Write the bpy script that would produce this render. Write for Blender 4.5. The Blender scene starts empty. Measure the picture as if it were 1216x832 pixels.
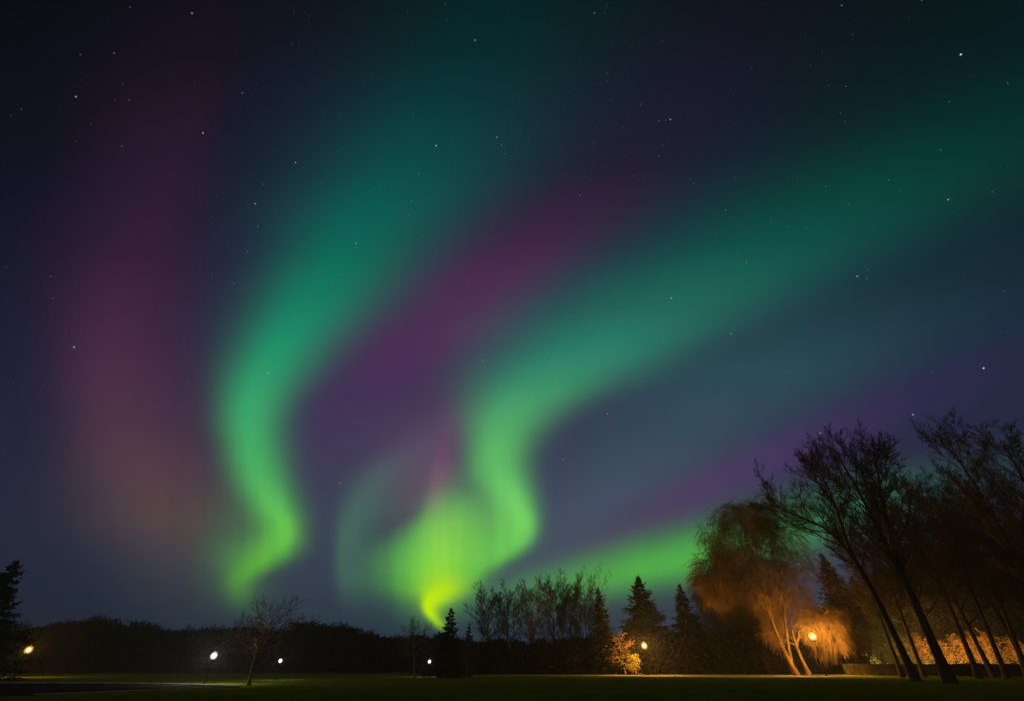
import bpy, math, random
import numpy as np

# ------------------------------------------------------------------ camera
scene = bpy.context.scene
C = scene.collection
W, H, FPX = 1216.0, 832.0, 500.0            # photograph size and focal length in its pixels
CAM_H = 1.7
PITCH = math.atan(371.0 / FPX)              # horizon at photo row 787
SP, CP = math.sin(PITCH), math.cos(PITCH)

cam_data = bpy.data.cameras.new('camera')
cam = bpy.data.objects.new('camera', cam_data)
C.objects.link(cam)
cam.location = (0, 0, CAM_H)
cam.rotation_euler = (math.pi / 2 + PITCH, 0, 0)
cam_data.sensor_width = 36.0
cam_data.lens = 36.0 * FPX / W
cam_data.clip_start = 0.1
cam_data.clip_end = 6000
scene.camera = cam

scene.view_settings.view_transform = 'Standard'
scene.view_settings.look = 'None'
scene.view_settings.exposure = 0.0
scene.view_settings.gamma = 1.0
scene.view_settings.use_curve_mapping = False
scene.render.engine = 'CYCLES'
scene.cycles.max_bounces = 4
scene.cycles.diffuse_bounces = 2
scene.cycles.glossy_bounces = 2
scene.cycles.use_adaptive_sampling = False
scene.cycles.sample_clamp_indirect = 1.0
scene.cycles.sample_clamp_direct = 5.0
scene.cycles.use_denoising = True
try:
    scene.cycles.denoiser = 'OPENIMAGEDENOISE'
    scene.cycles.denoising_input_passes = 'RGB_ALBEDO_NORMAL'
except Exception:
    pass


def ray(px, py):
    """direction of a photo pixel, scaled so that a depth of Y metres is Y * ray / ray.y"""
    xc, yc = (px - W / 2) / FPX, (H / 2 - py) / FPX
    return xc, CP - yc * SP, SP + yc * CP


def at(px, py, Y):
    x, y, z = ray(px, py)
    return np.array((x / y * Y, Y, CAM_H + z / y * Y))


def ground(px, py):
    x, y, z = ray(px, py)
    t = -CAM_H / z
    return np.array((x * t, y * t, 0.0))


def lin(c):
    out = []
    for v in c:
        v = max(v, 0) / 255.0
        out.append(v / 12.92 if v <= 0.04045 else ((v + 0.055) / 1.055) ** 2.4)
    return out


# ------------------------------------------------------------------ sky: night gradient, aurora, stars
world = bpy.data.worlds.new('World')
scene.world = world
world.use_nodes = True
NT = world.node_tree
NT.nodes.clear()


def node(kind, **kw):
    n = NT.nodes.new(kind)
    for k, v in kw.items():
        setattr(n, k, v)
    return n


def link(a, b):
    NT.links.new(a, b)


def m(op, a, b=None, c=None, clamp=False):
    n = node('ShaderNodeMath', operation=op, use_clamp=clamp)
    for i, v in enumerate((a, b, c)):
        if v is None:
            continue
        if isinstance(v, (int, float)):
            n.inputs[i].default_value = v
        else:
            link(v, n.inputs[i])
    return n.outputs[0]


def vdot(a, vec):
    n = node('ShaderNodeVectorMath', operation='DOT_PRODUCT')
    link(a, n.inputs[0])
    n.inputs[1].default_value = vec
    return n.outputs['Value']


def smooth(x, a, b):
    n = node('ShaderNodeMapRange', interpolation_type='SMOOTHSTEP')
    link(x, n.inputs['Value'])
    n.inputs['From Min'].default_value = a
    n.inputs['From Max'].default_value = b
    return n.outputs['Result']


def maprange(x, a, b, c=0.0, d=1.0):
    n = node('ShaderNodeMapRange')
    link(x, n.inputs['Value'])
    for k, v in zip(('From Min', 'From Max', 'To Min', 'To Max'), (a, b, c, d)):
        n.inputs[k].default_value = v
    return n.outputs['Result']


def mixc(f, a, b):
    n = node('ShaderNodeMix', data_type='RGBA')
    if isinstance(f, (int, float)):
        n.inputs[0].default_value = f
    else:
        link(f, n.inputs[0])
    link(a, n.inputs[6])
    link(b, n.inputs[7])
    return n.outputs[2]


def ramp(x, stops, interp='LINEAR'):
    n = node('ShaderNodeValToRGB')
    r = n.color_ramp
    r.interpolation = interp
    while len(r.elements) > 1:
        r.elements.remove(r.elements[-1])
    r.elements[0].position = stops[0][0]
    r.elements[0].color = stops[0][1]
    for p, col in stops[1:]:
        e = r.elements.new(p)
        e.color = col
    link(x, n.inputs[0])
    return n


tc = node('ShaderNodeTexCoord')
D = tc.outputs['Generated']                  # world direction
# star chart around a fixed point of the northern sky, 36.6 degrees up
df = vdot(D, (0, CP, SP))
dfc = m('MAXIMUM', df, 0.06)
U0 = m('MULTIPLY_ADD', m('DIVIDE', vdot(D, (1, 0, 0)), dfc), FPX, W / 2)
V0 = m('MULTIPLY_ADD', m('DIVIDE', vdot(D, (0, -SP, CP)), dfc), -FPX, H / 2)
front = smooth(df, 0.06, 0.3)

nz = node('ShaderNodeTexNoise')
nz.inputs['Scale'].default_value = 5.0
nz.inputs['Detail'].default_value = 2.0
link(D, nz.inputs['Vector'])
nsep = node('ShaderNodeSeparateColor')
link(nz.outputs['Color'], nsep.inputs[0])
UU = m('ADD', U0, m('MULTIPLY', m('SUBTRACT', nsep.outputs[0], 0.5), 12.0))
VV = m('ADD', V0, m('MULTIPLY', m('SUBTRACT', nsep.outputs[1], 0.5), 10.0))

# fine ray structure, stretched along the rays
comb = node('ShaderNodeCombineXYZ')
link(m('MULTIPLY', U0, 0.075), comb.inputs[0])
link(m('MULTIPLY', V0, 0.0045), comb.inputs[1])
rz = node('ShaderNodeTexNoise')
rz.inputs['Scale'].default_value = 1.0
rz.inputs['Detail'].default_value = 3.0
link(comb.outputs[0], rz.inputs['Vector'])
low = smooth(V0, 480.0, 640.0)                # rays show in the bright lower ends
rays = m('SUBTRACT', 1.0, m('MULTIPLY', maprange(rz.outputs['Fac'], 0.32, 0.68, 1.0, 0.0), m('MULTIPLY_ADD', low, 0.11, 0.04)))

# base night gradient (three columns blended across the sky)
def column(stops):
    lo, hi = -100.0, 800.0
    t = maprange(V0, lo, hi)
    return ramp(t, [((v - lo) / (hi - lo), lin(c) + [1]) for v, c in stops], 'B_SPLINE').outputs[0]

left = column([(-100, (5, 6, 14)), (0, (8, 10, 19)), (100, (10, 13, 24)), (200, (13, 17, 32)), (300, (20, 22, 42)), (416, (30, 30, 54)),
               (550, (36, 38, 62)), (640, (36, 41, 62)), (700, (31, 40, 58)), (770, (25, 36, 52))])
mid = column([(-100, (10, 12, 20)), (0, (15, 16, 27)), (100, (22, 24, 42)), (200, (26, 32, 50)), (300, (34, 38, 64)), (400, (48, 46, 78)), (500, (55, 50, 80)),
              (600, (59, 60, 82)), (680, (57, 67, 83)), (740, (41, 56, 69)), (790, (33, 48, 60))])
right = column([(-100, (5, 16, 18)), (0, (8, 22, 26)), (100, (8, 28, 32)), (200, (12, 33, 39)), (330, (20, 42, 54)), (430, (30, 40, 68)),
                (550, (36, 36, 64)), (650, (52, 56, 76)), (760, (60, 60, 80))])
base = mixc(smooth(U0, 40, 420), left, mid)
base = mixc(smooth(U0, 600, 1200), base, right)


def band(col, rows, along='v', amount=1.0, streak=False, power=2.0):
    """one auroral band; rows: (position along, centre, width before, width after, sRGB colour, strength)"""
    a, b = (VV, UU) if along == 'v' else (UU, VV)
    lo, hi = rows[0][0], rows[-1][0]
    t = maprange(a, lo, hi)
    cv = node('ShaderNodeRGBCurve')
    mp = cv.mapping
    for i, (k, off, scl) in enumerate(((1, 400.0, 2400.0), (2, 0.0, 400.0), (3, 0.0, 400.0))):
        cu = mp.curves[i]
        pts = [((r[0] - lo) / (hi - lo), (r[k] + off) / scl) for r in rows]
        cu.points[0].location = pts[0]
        cu.points[1].location = pts[-1]
        for p in pts[1:-1]:
            cu.points.new(*p)
        for p in cu.points:
            p.handle_type = 'AUTO'
    mp.update()
    cmb = node('ShaderNodeCombineColor')
    for i in range(3):
        link(t, cmb.inputs[i])
    link(cmb.outputs[0], cv.inputs['Color'])
    sep = node('ShaderNodeSeparateColor')
    link(cv.outputs[0], sep.inputs[0])
    c = m('MULTIPLY_ADD', sep.outputs[0], 2400.0, -400.0)
    wl = m('MULTIPLY', sep.outputs[1], 400.0)
    wr = m('MULTIPLY', sep.outputs[2], 400.0)
    d = m('SUBTRACT', b, c)
    side = m('GREATER_THAN', d, 0.0)
    w = m('ADD', wl, m('MULTIPLY', side, m('SUBTRACT', wr, wl)))
    q = m('ABSOLUTE', m('DIVIDE', d, m('MAXIMUM', w, 3.0)))
    prof = m('EXPONENT', m('MULTIPLY', m('POWER', q, power), -1.0))
    rp = ramp(t, [((r[0] - lo) / (hi - lo), lin(r[4]) + [r[5]]) for r in rows], 'LINEAR')
    f = m('MULTIPLY', prof, rp.outputs['Alpha'])
    f = m('MULTIPLY', f, m('MULTIPLY', front, amount))
    if streak:
        f = m('MULTIPLY', f, rays)
    return mixc(m('MINIMUM', f, 1.0), col, rp.outputs[0])


sky = base
# pink veil on the left
sky = band(sky, [(-60, 270, 150, 70, (16, 13, 24), 0.3), (60, 245, 130, 50, (26, 17, 32), 0.7), (150, 222, 110, 40, (42, 22, 44), 0.85), (230, 195, 105, 55, (48, 27, 52), .9),
                 (300, 165, 95, 75, (54, 30, 56), 0.95), (420, 130, 60, 95, (76, 42, 70), 1), (500, 140, 60, 115, (80, 52, 74), 1),
                 (560, 165, 75, 115, (88, 63, 72), 1), (620, 200, 90, 105, (88, 71, 72), 1), (670, 225, 85, 80, (70, 66, 74), .8), (760, 245, 70, 60, (44, 52, 62), 0)], streak=True)
# dark maroon and violet gap between the green curtains
sky = band(sky, [(-60, 880, 130, 130, (14, 16, 26), .7), (0, 850, 130, 130, (17, 18, 30), .8), (100, 800, 120, 110, (25, 24, 42), .9), (200, 735, 125, 95, (34, 28, 50), 1), (270, 660, 115, 90, (58, 33, 64), 1),
                 (330, 595, 110, 80, (78, 38, 80), 1), (400, 525, 110, 85, (80, 42, 86), 1), (460, 450, 85, 110, (70, 48, 88), 1),
                 (530, 405, 70, 110, (66, 57, 90), .9), (620, 390, 60, 60, (60, 66, 90), .5), (700, 385, 50, 50, (56, 66, 86), 0)])
# grey-green diffuse veil at the right
sky = band(sky, [(200, 1240, 150, 120, (14, 36, 42), 0), (330, 1090, 170, 150, (24, 50, 60), .6), (440, 900, 150, 170, (42, 82, 88), .8), (520, 800, 130, 140, (56, 82, 97), .75),
                 (600, 710, 90, 120, (74, 88, 110), .7), (680, 640, 70, 110, (76, 94, 104), .5), (760, 600, 60, 90, (50, 70, 80), 0)])
# violet band low on the right
sky = band(sky, [(560, 712, 25, 20, (70, 66, 92), 0), (700, 652, 30, 24, (74, 68, 96), .7), (800, 602, 32, 25, (78, 62, 98), .95), (900, 553, 32, 28, (70, 56, 98), 1),
                 (1000, 512, 34, 36, (58, 48, 86), 1), (1100, 470, 35, 42, (46, 43, 76), 1), (1216, 430, 38, 55, (39, 40, 68), .9), (1400, 370, 40, 60, (36, 38, 64), .6)], along='u')
# low green arc behind the trees on the right
sky = band(sky, [(520, 722, 14, 25, (70, 120, 90), 0), (600, 705, 22, 24, (76, 132, 90), .6), (680, 692, 27, 24, (80, 156, 80), .85), (760, 677, 31, 24, (80, 174, 74), 1),
                 (830, 660, 33, 26, (80, 176, 76), 1), (900, 640, 33, 30, (70, 162, 86), 1), (980, 615, 32, 34, (56, 130, 86), .9), (1100, 580, 32, 34, (48, 96, 80), .5), (1300, 520, 30, 30, (44, 80, 80), 0)], along='u')
# dim green haze inside the curl of the left curtain
sky = band(sky, [(520, 290, 30, 40, (60, 110, 90), 0), (600, 290, 40, 55, (70, 120, 86), .4), (650, 280, 38, 55, (78, 132, 78), .6), (700, 278, 34, 44, (70, 112, 72), .5), (745, 290, 40, 60, (50, 76, 70), 0)], streak=True)
# left green curtain
sky = band(sky, [(-80, 620, 170, 170, (3, 28, 32), .9), (0, 590, 145, 165, (4, 36, 40), .95), (60, 560, 130, 155, (5, 44, 46), .95), (120, 520, 120, 150, (8, 56, 57), .95), (200, 475, 108, 130, (10, 76, 73), 1),
                 (250, 440, 95, 112, (10, 92, 83), 1), (300, 408, 78, 94, (12, 106, 89), 1), (350, 372, 66, 82, (20, 123, 97), 1), (400, 337, 52, 66, (30, 142, 105), 1), (440, 314, 42, 54, (44, 154, 108), 1),
                 (486, 297, 32, 41, (60, 168, 108), 1), (530, 297, 27, 36, (68, 176, 104), 1), (573, 308, 26, 32, (81, 184, 96), 1), (600, 321, 27, 28, (91, 190, 88), 1), (620, 331, 28, 24, (98, 196, 80), 1),
                 (636, 333, 31, 23, (100, 196, 76), 1), (648, 329, 36, 24, (99, 192, 73), 1), (660, 317, 36, 27, (96, 186, 70), 1), (672, 300, 27, 27, (93, 178, 66), .97), (685, 287, 18, 20, (90, 168, 62), .9), (702, 284, 16, 16, (82, 146, 62), .7), (736, 290, 18, 18, (56, 86, 70), 0)], streak=True)
# faint inner ribbon
sky = band(sky, [(470, 570, 30, 50, (80, 80, 100), 0), (520, 515, 40, 40, (80, 92, 105), .5), (560, 455, 30, 45, (78, 106, 104), .7), (600, 426, 22, 40, (78, 116, 102), .75),
                 (640, 411, 14, 36, (74, 120, 98), .75), (690, 411, 12, 28, (68, 108, 94), .7), (740, 425, 14, 20, (56, 84, 84), 0)], streak=True)
# pink plume
sky = band(sky, [(440, 555, 50, 50, (84, 60, 94), 0), (500, 528, 60, 45, (92, 68, 98), .6), (540, 514, 55, 42, (98, 76, 102), .75), (570, 508, 48, 40, (102, 82, 104), .8), (600, 500, 40, 34, (100, 96, 102), .7), (650, 490, 36, 24, (100, 120, 98), 0)], streak=True)
# right green curtain
sky = band(sky, [(40, 1400, 200, 170, (4, 34, 37), .8), (100, 1300, 200, 165, (5, 42, 43), .9), (140, 1220, 195, 160, (5, 47, 47), .9), (190, 1115, 185, 160, (6, 57, 54), .95), (240, 1020, 180, 150, (8, 68, 62), 1), (290, 930, 175, 140, (14, 80, 73), 1),
                 (330, 850, 165, 138, (24, 94, 84), 1), (370, 780, 155, 126, (34, 106, 93), 1), (410, 715, 118, 104, (40, 126, 106), 1), (450, 650, 80, 90, (56, 144, 108), 1),
                 (490, 604, 48, 62, (78, 166, 108), 1), (530, 590, 33, 40, (94, 186, 104), 1), (560, 592, 32, 34, (100, 197, 104), 1), (590, 605, 33, 27, (110, 209, 104), 1),
                 (615, 616, 44, 21, (113, 212, 97), 1), (640, 611, 58, 22, (109, 206, 90), 1), (660, 588, 66, 27, (104, 198, 84), 1), (676, 562, 50, 28, (98, 188, 80), 1), (694, 546, 40, 28, (92, 172, 76), .85), (738, 530, 30, 30, (80, 130, 80), 0)], streak=True, power=2.3)
# brighter folded edges of both curtains
sky = band(sky, [(550, 598, 9, 14, (112, 206, 112), 0), (595, 611, 13, 13, (122, 218, 108), .5), (620, 624, 15, 10, (126, 222, 102), .6), (642, 620, 20, 11, (120, 214, 94), .5), (668, 594, 22, 13, (108, 202, 86), 0)])
sky = band(sky, [(560, 306, 12, 14, (92, 196, 104), 0), (600, 324, 13, 13, (104, 202, 96), .45), (622, 337, 13, 10, (112, 208, 86), .5), (642, 337, 18, 10, (110, 204, 78), .45), (664, 318, 22, 14, (102, 192, 70), 0)])
# bright lower lobe of the right curtain
sky = band(sky, [(550, 532, 14, 30, (92, 130, 100), 0), (580, 530, 14, 38, (96, 160, 100), .3), (605, 527, 20, 48, (98, 182, 94), .6), (632, 523, 42, 52, (98, 194, 88), .85), (655, 518, 58, 52, (98, 200, 80), .95), (678, 514, 62, 46, (96, 198, 76), .95),
                 (698, 512, 60, 38, (90, 184, 74), .85), (718, 511, 54, 30, (80, 152, 74), .5), (756, 512, 44, 24, (64, 104, 76), 0)], streak=True, power=2.6)
sky = band(sky, [(535, 526, 16, 50, (104, 140, 108), 0), (575, 524, 16, 56, (112, 172, 106), .22), (600, 523, 17, 58, (124, 202, 100), .55), (622, 522, 22, 52, (134, 213, 88), .85), (650, 522, 28, 42, (144, 221, 76), .95),
                 (680, 520, 30, 34, (152, 225, 58), 1), (702, 517, 30, 30, (150, 216, 48), .9), (722, 514, 24, 24, (116, 186, 58), .5), (748, 515, 22, 20, (80, 130, 70), 0)], streak=True)
# pink ray above it
sky = band(sky, [(470, 534, 10, 26, (92, 62, 98), 0), (530, 523, 8, 22, (112, 70, 106), .5), (575, 515, 6, 20, (128, 88, 110), .6), (605, 514, 5, 16, (132, 130, 104), .4), (640, 514, 5, 16, (140, 190, 90), 0)])
sky = band(sky, [(676, 527, 12, 26, (180, 225, 40), 0), (697, 521, 17, 26, (188, 234, 25), .9), (709, 509, 9, 26, (196, 240, 10), 1), (719, 506, 7, 15, (200, 242, 10), 1), (729, 510, 7, 10, (190, 236, 15), 1),
                 (739, 520, 8, 9, (150, 205, 40), .9), (752, 532, 8, 8, (100, 150, 60), 0)])

# stars
def stars(scale, size, keep, gain):
    v = node('ShaderNodeTexVoronoi', feature='F1')
    v.inputs['Scale'].default_value = scale
    link(D, v.inputs['Vector'])
    spot = m('SUBTRACT', 1.0, m('DIVIDE', v.outputs['Distance'], size), clamp=True)
    sc = node('ShaderNodeSeparateColor')
    link(v.outputs['Color'], sc.inputs[0])
    on = maprange(sc.outputs[0], keep, 1.0, 0.0, 1.0)
    return m('MULTIPLY', m('MULTIPLY', m('POWER', spot, 1.5), on), gain)

glow = m('ADD', stars(46.0, 0.052, 0.5, 0.7), stars(75.0, 0.080, 0.5, 0.45))
high = maprange(V0, 640.0, 250.0, 0.15, 1.0)
glow = m('MULTIPLY', glow, high)
for px, py, g in ((1141, 65, 2.2), (1168, 437, 1.8), (518, 173, 1.8), (797, 354, 1.6), (590, 163, .9), (241, 158, 1.0), (90, 115, .8), (303, 242, .9),
                  (351, 193, .9), (423, 289, .9), (88, 412, 1.0), (318, 443, .9), (574, 428, .8), (404, 573, .8), (564, 48, .9), (796, 142, 1.0),
                  (1018, 328, 1.0), (1084, 492, 1.0), (974, 514, .8), (669, 545, .9), (1126, 237, .9), (228, 16, .8), (868, 396, .8), (721, 491, .7)):
    v = np.array(ray(px, py))
    v /= np.linalg.norm(v)
    glow = m('ADD', glow, maprange(vdot(D, tuple(v)), 1 - 0.5 * 0.0014 ** 2, 1.0, 0.0, g * 0.42))
starcol = node('ShaderNodeMix', data_type='RGBA')
starcol.blend_type = 'ADD'
starcol.inputs[0].default_value = 1.0
link(sky, starcol.inputs[6])
sc_rgb = node('ShaderNodeCombineColor')
link(m('MULTIPLY', glow, 0.9), sc_rgb.inputs[0])
link(glow, sc_rgb.inputs[1])
link(glow, sc_rgb.inputs[2])
link(sc_rgb.outputs[0], starcol.inputs[7])

bg = node('ShaderNodeBackground')
link(starcol.outputs[2], bg.inputs['Color'])
bg.inputs['Strength'].default_value = 1.0
wo = node('ShaderNodeOutputWorld')
link(bg.outputs[0], wo.inputs['Surface'])

# faint warm fill lamp, added behind the camera to lift the lawn
fill_sun = bpy.data.lights.new('fill_sun', 'SUN')
fill_sun.energy = 0.18
fill_sun.angle = math.radians(8)
fill_sun.color = (1.0, 0.92, 0.50)
fill_ob = bpy.data.objects.new('fill_sun', fill_sun)
C.objects.link(fill_ob)
fill_ob.rotation_euler = (math.radians(46), 0, math.radians(-20))

ORANGE = (1.0, 0.50, 0.10)
WHITE = (1.0, 0.95, 0.85)


# ------------------------------------------------------------------ materials
def material(name, rough=0.9, spec=0.1):
    mt = bpy.data.materials.new(name)
    mt.use_nodes = True
    b = mt.node_tree.nodes['Principled BSDF']
    b.inputs['Roughness'].default_value = rough
    b.inputs['Specular IOR Level'].default_value = spec
    return mt, mt.node_tree, b


def noisy(name, c1, c2, scale=3.0, detail=4.0, bump=0.0, stretch=(1, 1, 1), rough=0.9, spec=0.1, objspace=True):
    mt, t, b = material(name, rough, spec)
    co = t.nodes.new('ShaderNodeTexCoord')
    mp = t.nodes.new('ShaderNodeMapping')
    mp.inputs['Scale'].default_value = stretch
    t.links.new(co.outputs['Object'], mp.inputs['Vector'])
    n = t.nodes.new('ShaderNodeTexNoise')
    n.inputs['Scale'].default_value = scale
    n.inputs['Detail'].default_value = detail
    t.links.new(mp.outputs[0], n.inputs['Vector'])
    r = t.nodes.new('ShaderNodeValToRGB')
    r.color_ramp.elements[0].position = 0.32
    r.color_ramp.elements[1].position = 0.68
    r.color_ramp.elements[0].color = (*c1, 1)
    r.color_ramp.elements[1].color = (*c2, 1)
    t.links.new(n.outputs['Fac'], r.inputs[0])
    t.links.new(r.outputs[0], b.inputs['Base Color'])
    if bump:
        bp = t.nodes.new('ShaderNodeBump')
        bp.inputs['Strength'].default_value = bump
        t.links.new(n.outputs['Fac'], bp.inputs['Height'])
        t.links.new(bp.outputs[0], b.inputs['Normal'])
    return mt


def emitter(name, col, strength):
    mt = bpy.data.materials.new(name)
    mt.use_nodes = True
    t = mt.node_tree
    t.nodes.clear()
    e = t.nodes.new('ShaderNodeEmission')
    e.inputs['Color'].default_value = (*col, 1)
    e.inputs['Strength'].default_value = strength
    o = t.nodes.new('ShaderNodeOutputMaterial')
    t.links.new(e.outputs[0], o.inputs['Surface'])
    return mt


def glowing_globe(name, col, r):
    """globe-shaped glowing volume, added as a soft halo round the bulb"""
    mt = bpy.data.materials.new(name)
    mt.use_nodes = True
    t = mt.node_tree
    t.nodes.clear()
    e = t.nodes.new('ShaderNodeEmission')
    e.inputs['Color'].default_value = (*col, 1)
    e.inputs['Strength'].default_value = 0.5 / r
    o = t.nodes.new('ShaderNodeOutputMaterial')
    t.links.new(e.outputs[0], o.inputs['Volume'])
    return mt


M_grass = noisy('lawn', (0.075, 0.092, 0.005), (0.115, 0.130, 0.008), scale=0.22, detail=8, bump=0.5, spec=0.0)
M_blade = noisy('grass_blade', (0.080, 0.098, 0.005), (0.118, 0.135, 0.009), scale=0.6, spec=0.0)
M_asphalt = noisy('asphalt', (0.012, 0.010, 0.010), (0.022, 0.018, 0.018), scale=1.2, detail=8, bump=0.2, rough=1.0, spec=0.0)
M_gravel = noisy('gravel', (0.18, 0.15, 0.11), (0.30, 0.26, 0.20), scale=1.5, detail=8, bump=0.3)
M_kerb = noisy('kerb_stone', (0.22, 0.21, 0.20), (0.34, 0.33, 0.31), scale=2.0)
M_bark = noisy('bark', (0.075, 0.055, 0.038), (0.19, 0.145, 0.10), scale=2.4, detail=8, bump=0.9, stretch=(3, 3, 0.5))
M_dark_bark = noisy('dark_bark', (0.022, 0.017, 0.013), (0.055, 0.042, 0.030), scale=2.4, detail=8, bump=0.9, stretch=(3, 3, 0.5))
M_dark_twig = noisy('dark_twig', (0.10, 0.058, 0.032), (0.17, 0.10, 0.058), scale=0.5)
M_twig = noisy('twig', (0.085, 0.055, 0.034), (0.14, 0.095, 0.06), scale=0.5)
M_pale_twig = noisy('pale_bark', (0.10, 0.062, 0.036), (0.19, 0.12, 0.07), scale=0.8)
M_willow_bark = noisy('willow_bark', (0.07, 0.04, 0.02), (0.20, 0.115, 0.055), scale=2.4, detail=8, bump=1.0, stretch=(3, 3, 0.4))
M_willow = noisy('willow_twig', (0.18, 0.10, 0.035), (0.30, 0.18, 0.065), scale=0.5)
M_needle = noisy('needles', (0.012, 0.018, 0.009), (0.026, 0.034, 0.016), scale=0.8)
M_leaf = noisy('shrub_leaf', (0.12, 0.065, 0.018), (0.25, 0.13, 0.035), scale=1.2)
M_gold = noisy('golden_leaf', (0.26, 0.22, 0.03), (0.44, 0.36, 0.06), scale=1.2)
M_hedge = noisy('hedge_leaf', (0.10, 0.085, 0.02), (0.20, 0.15, 0.04), scale=1.5)
M_brush = noisy('brush', (0.010, 0.008, 0.005), (0.022, 0.017, 0.010), scale=0.3)
M_pole = noisy('painted_steel', (0.012, 0.012, 0.012), (0.025, 0.025, 0.025), scale=6, rough=0.7, spec=0.2)
M_dark = noisy('cast_iron', (0.03, 0.03, 0.033), (0.06, 0.06, 0.06), scale=9, rough=0.5, spec=0.4)
M_pale = noisy('pale_paint', (0.6, 0.6, 0.58), (0.78, 0.78, 0.76), scale=4, rough=0.6)


# ------------------------------------------------------------------ mesh helpers
def tag(o, label=None, cat=None, group=None, kind=None):
    if label: o['label'] = label
    if cat: o['category'] = cat
    if group: o['group'] = group
    if kind: o['kind'] = kind
    return o


def empty(name, loc):
    o = bpy.data.objects.new(name, None)
    o.empty_display_size = 0.3
    o.location = loc
    C.objects.link(o)
    return o


class MB:
    """collects world-space geometry and links it as one mesh object"""
    def __init__(self):
        self.v, self.f, self.n = [], [], 0      # vertex arrays, list of (F, k) face arrays

    def raw(self, v, f):
        self.v.append(np.asarray(v, float))
        self.f.append(np.asarray(f, int) + self.n)
        self.n += len(v)

    def tubes(self, pts, rad, sides):
        pts = np.asarray(pts, float); rad = np.asarray(rad, float)
        B, k, _ = pts.shape
        tan = np.gradient(pts, axis=1)
        tan /= np.linalg.norm(tan, axis=2, keepdims=True) + 1e-9
        ref = np.where(np.abs(tan[:, :1, 2:3]) > 0.9, np.array([[[1.0, 0, 0]]]), np.array([[[0, 0, 1.0]]]))
        a = np.cross(tan, np.broadcast_to(ref, tan.shape))
        a /= np.linalg.norm(a, axis=2, keepdims=True) + 1e-9
        b = np.cross(tan, a)
        th = np.arange(sides) * 2 * math.pi / sides
        ring = a[:, :, None, :] * np.cos(th)[None, None, :, None] + b[:, :, None, :] * np.sin(th)[None, None, :, None]
        v = pts[:, :, None, :] + ring * rad[:, :, None, None]
        idx = np.arange(B * k * sides).reshape(B, k, sides)
        q = np.stack((idx[:, :-1], np.roll(idx, -1, 2)[:, :-1], np.roll(idx, -1, 2)[:, 1:], idx[:, 1:]), axis=-1)
        self.raw(v.reshape(-1, 3), q.reshape(-1, 4))

    def leaves(self, cen, size, rng, aspect=0.6):
        n = len(cen)
        a = rng.normal(size=(n, 3)); a /= np.linalg.norm(a, axis=1, keepdims=True)
        b = np.cross(a, rng.normal(size=(n, 3))); b /= np.linalg.norm(b, axis=1, keepdims=True)
        s = (size * rng.uniform(0.6, 1.3, n))[:, None]
        v = np.stack((cen - a * s, cen + b * s * aspect, cen + a * s, cen - b * s * aspect), axis=1)
        self.raw(v.reshape(-1, 3), np.arange(n * 4).reshape(n, 4))

    def lathe(self, prof, cen, sides=16):
        prof = np.asarray(prof, float)
        th = np.arange(sides) * 2 * math.pi / sides
        v = np.stack((np.outer(prof[:, 0], np.cos(th)) + cen[0], np.outer(prof[:, 0], np.sin(th)) + cen[1],
                      np.repeat(prof[:, 1:2], sides, 1) + cen[2]), axis=-1)
        k = len(prof)
        idx = np.arange(k * sides).reshape(k, sides)
        q = np.stack((idx[:-1], np.roll(idx, -1, 1)[:-1], np.roll(idx, -1, 1)[1:], idx[1:]), axis=-1)
        self.raw(v.reshape(-1, 3), q.reshape(-1, 4))

    def box(self, c, s, rz=0.0):
        x, y, z = [d / 2 for d in s]
        v = np.array([(i * x, j * y, k * z) for k in (-1, 1) for i, j in ((-1, -1), (1, -1), (1, 1), (-1, 1))])
        cs, sn = math.cos(rz), math.sin(rz)
        v = v @ np.array(((cs, sn, 0), (-sn, cs, 0), (0, 0, 1))) + np.asarray(c, float)
        self.raw(v, [(0, 3, 2, 1), (4, 5, 6, 7), (0, 1, 5, 4), (1, 2, 6, 5), (2, 3, 7, 6), (3, 0, 4, 7)])

    def build(self, name, mat, parent=None, origin=None, smooth=False):
        v = np.concatenate(self.v)
        if parent is not None:
            org = np.array(parent.location) if parent.type == 'EMPTY' else np.zeros(3)
            v = v - org
        elif origin is not None:
            v = v - np.asarray(origin)
        me = bpy.data.meshes.new(name)
        me.vertices.add(len(v))
        me.vertices.foreach_set('co', v.astype(np.float32).ravel())
        sizes = np.concatenate([np.full(len(f), f.shape[1]) for f in self.f])
        loops = np.concatenate([f.ravel() for f in self.f])
        me.loops.add(len(loops))
        me.loops.foreach_set('vertex_index', loops.astype(np.int32))
        me.polygons.add(len(sizes))
        st = np.concatenate(([0], np.cumsum(sizes)[:-1]))
        me.polygons.foreach_set('loop_start', st.astype(np.int32))
        me.polygons.foreach_set('loop_total', sizes.astype(np.int32))
        if smooth:
            me.polygons.foreach_set('use_smooth', np.ones(len(sizes), bool))
        me.update(calc_edges=True)
        me.validate()
        me.materials.append(mat)
        o = bpy.data.objects.new(name, me)
        C.objects.link(o)
        if parent is not None:
            o.parent = parent
        elif origin is not None:
            o.location = origin
        return o


def unit(a):
    return a / (np.linalg.norm(a, axis=-1, keepdims=True) + 1e-9)


def resample(pts, k):
    pts = np.asarray(pts, float)
    s = np.concatenate(([0], np.cumsum(np.linalg.norm(np.diff(pts, axis=0), axis=1))))
    t = np.linspace(0, s[-1], k)
    out = np.stack([np.interp(t, s, pts[:, i]) for i in range(3)], axis=1)
    for _ in range(2):
        out[1:-1] = 0.25 * out[:-2] + 0.5 * out[1:-1] + 0.25 * out[2:]
    return out


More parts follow.
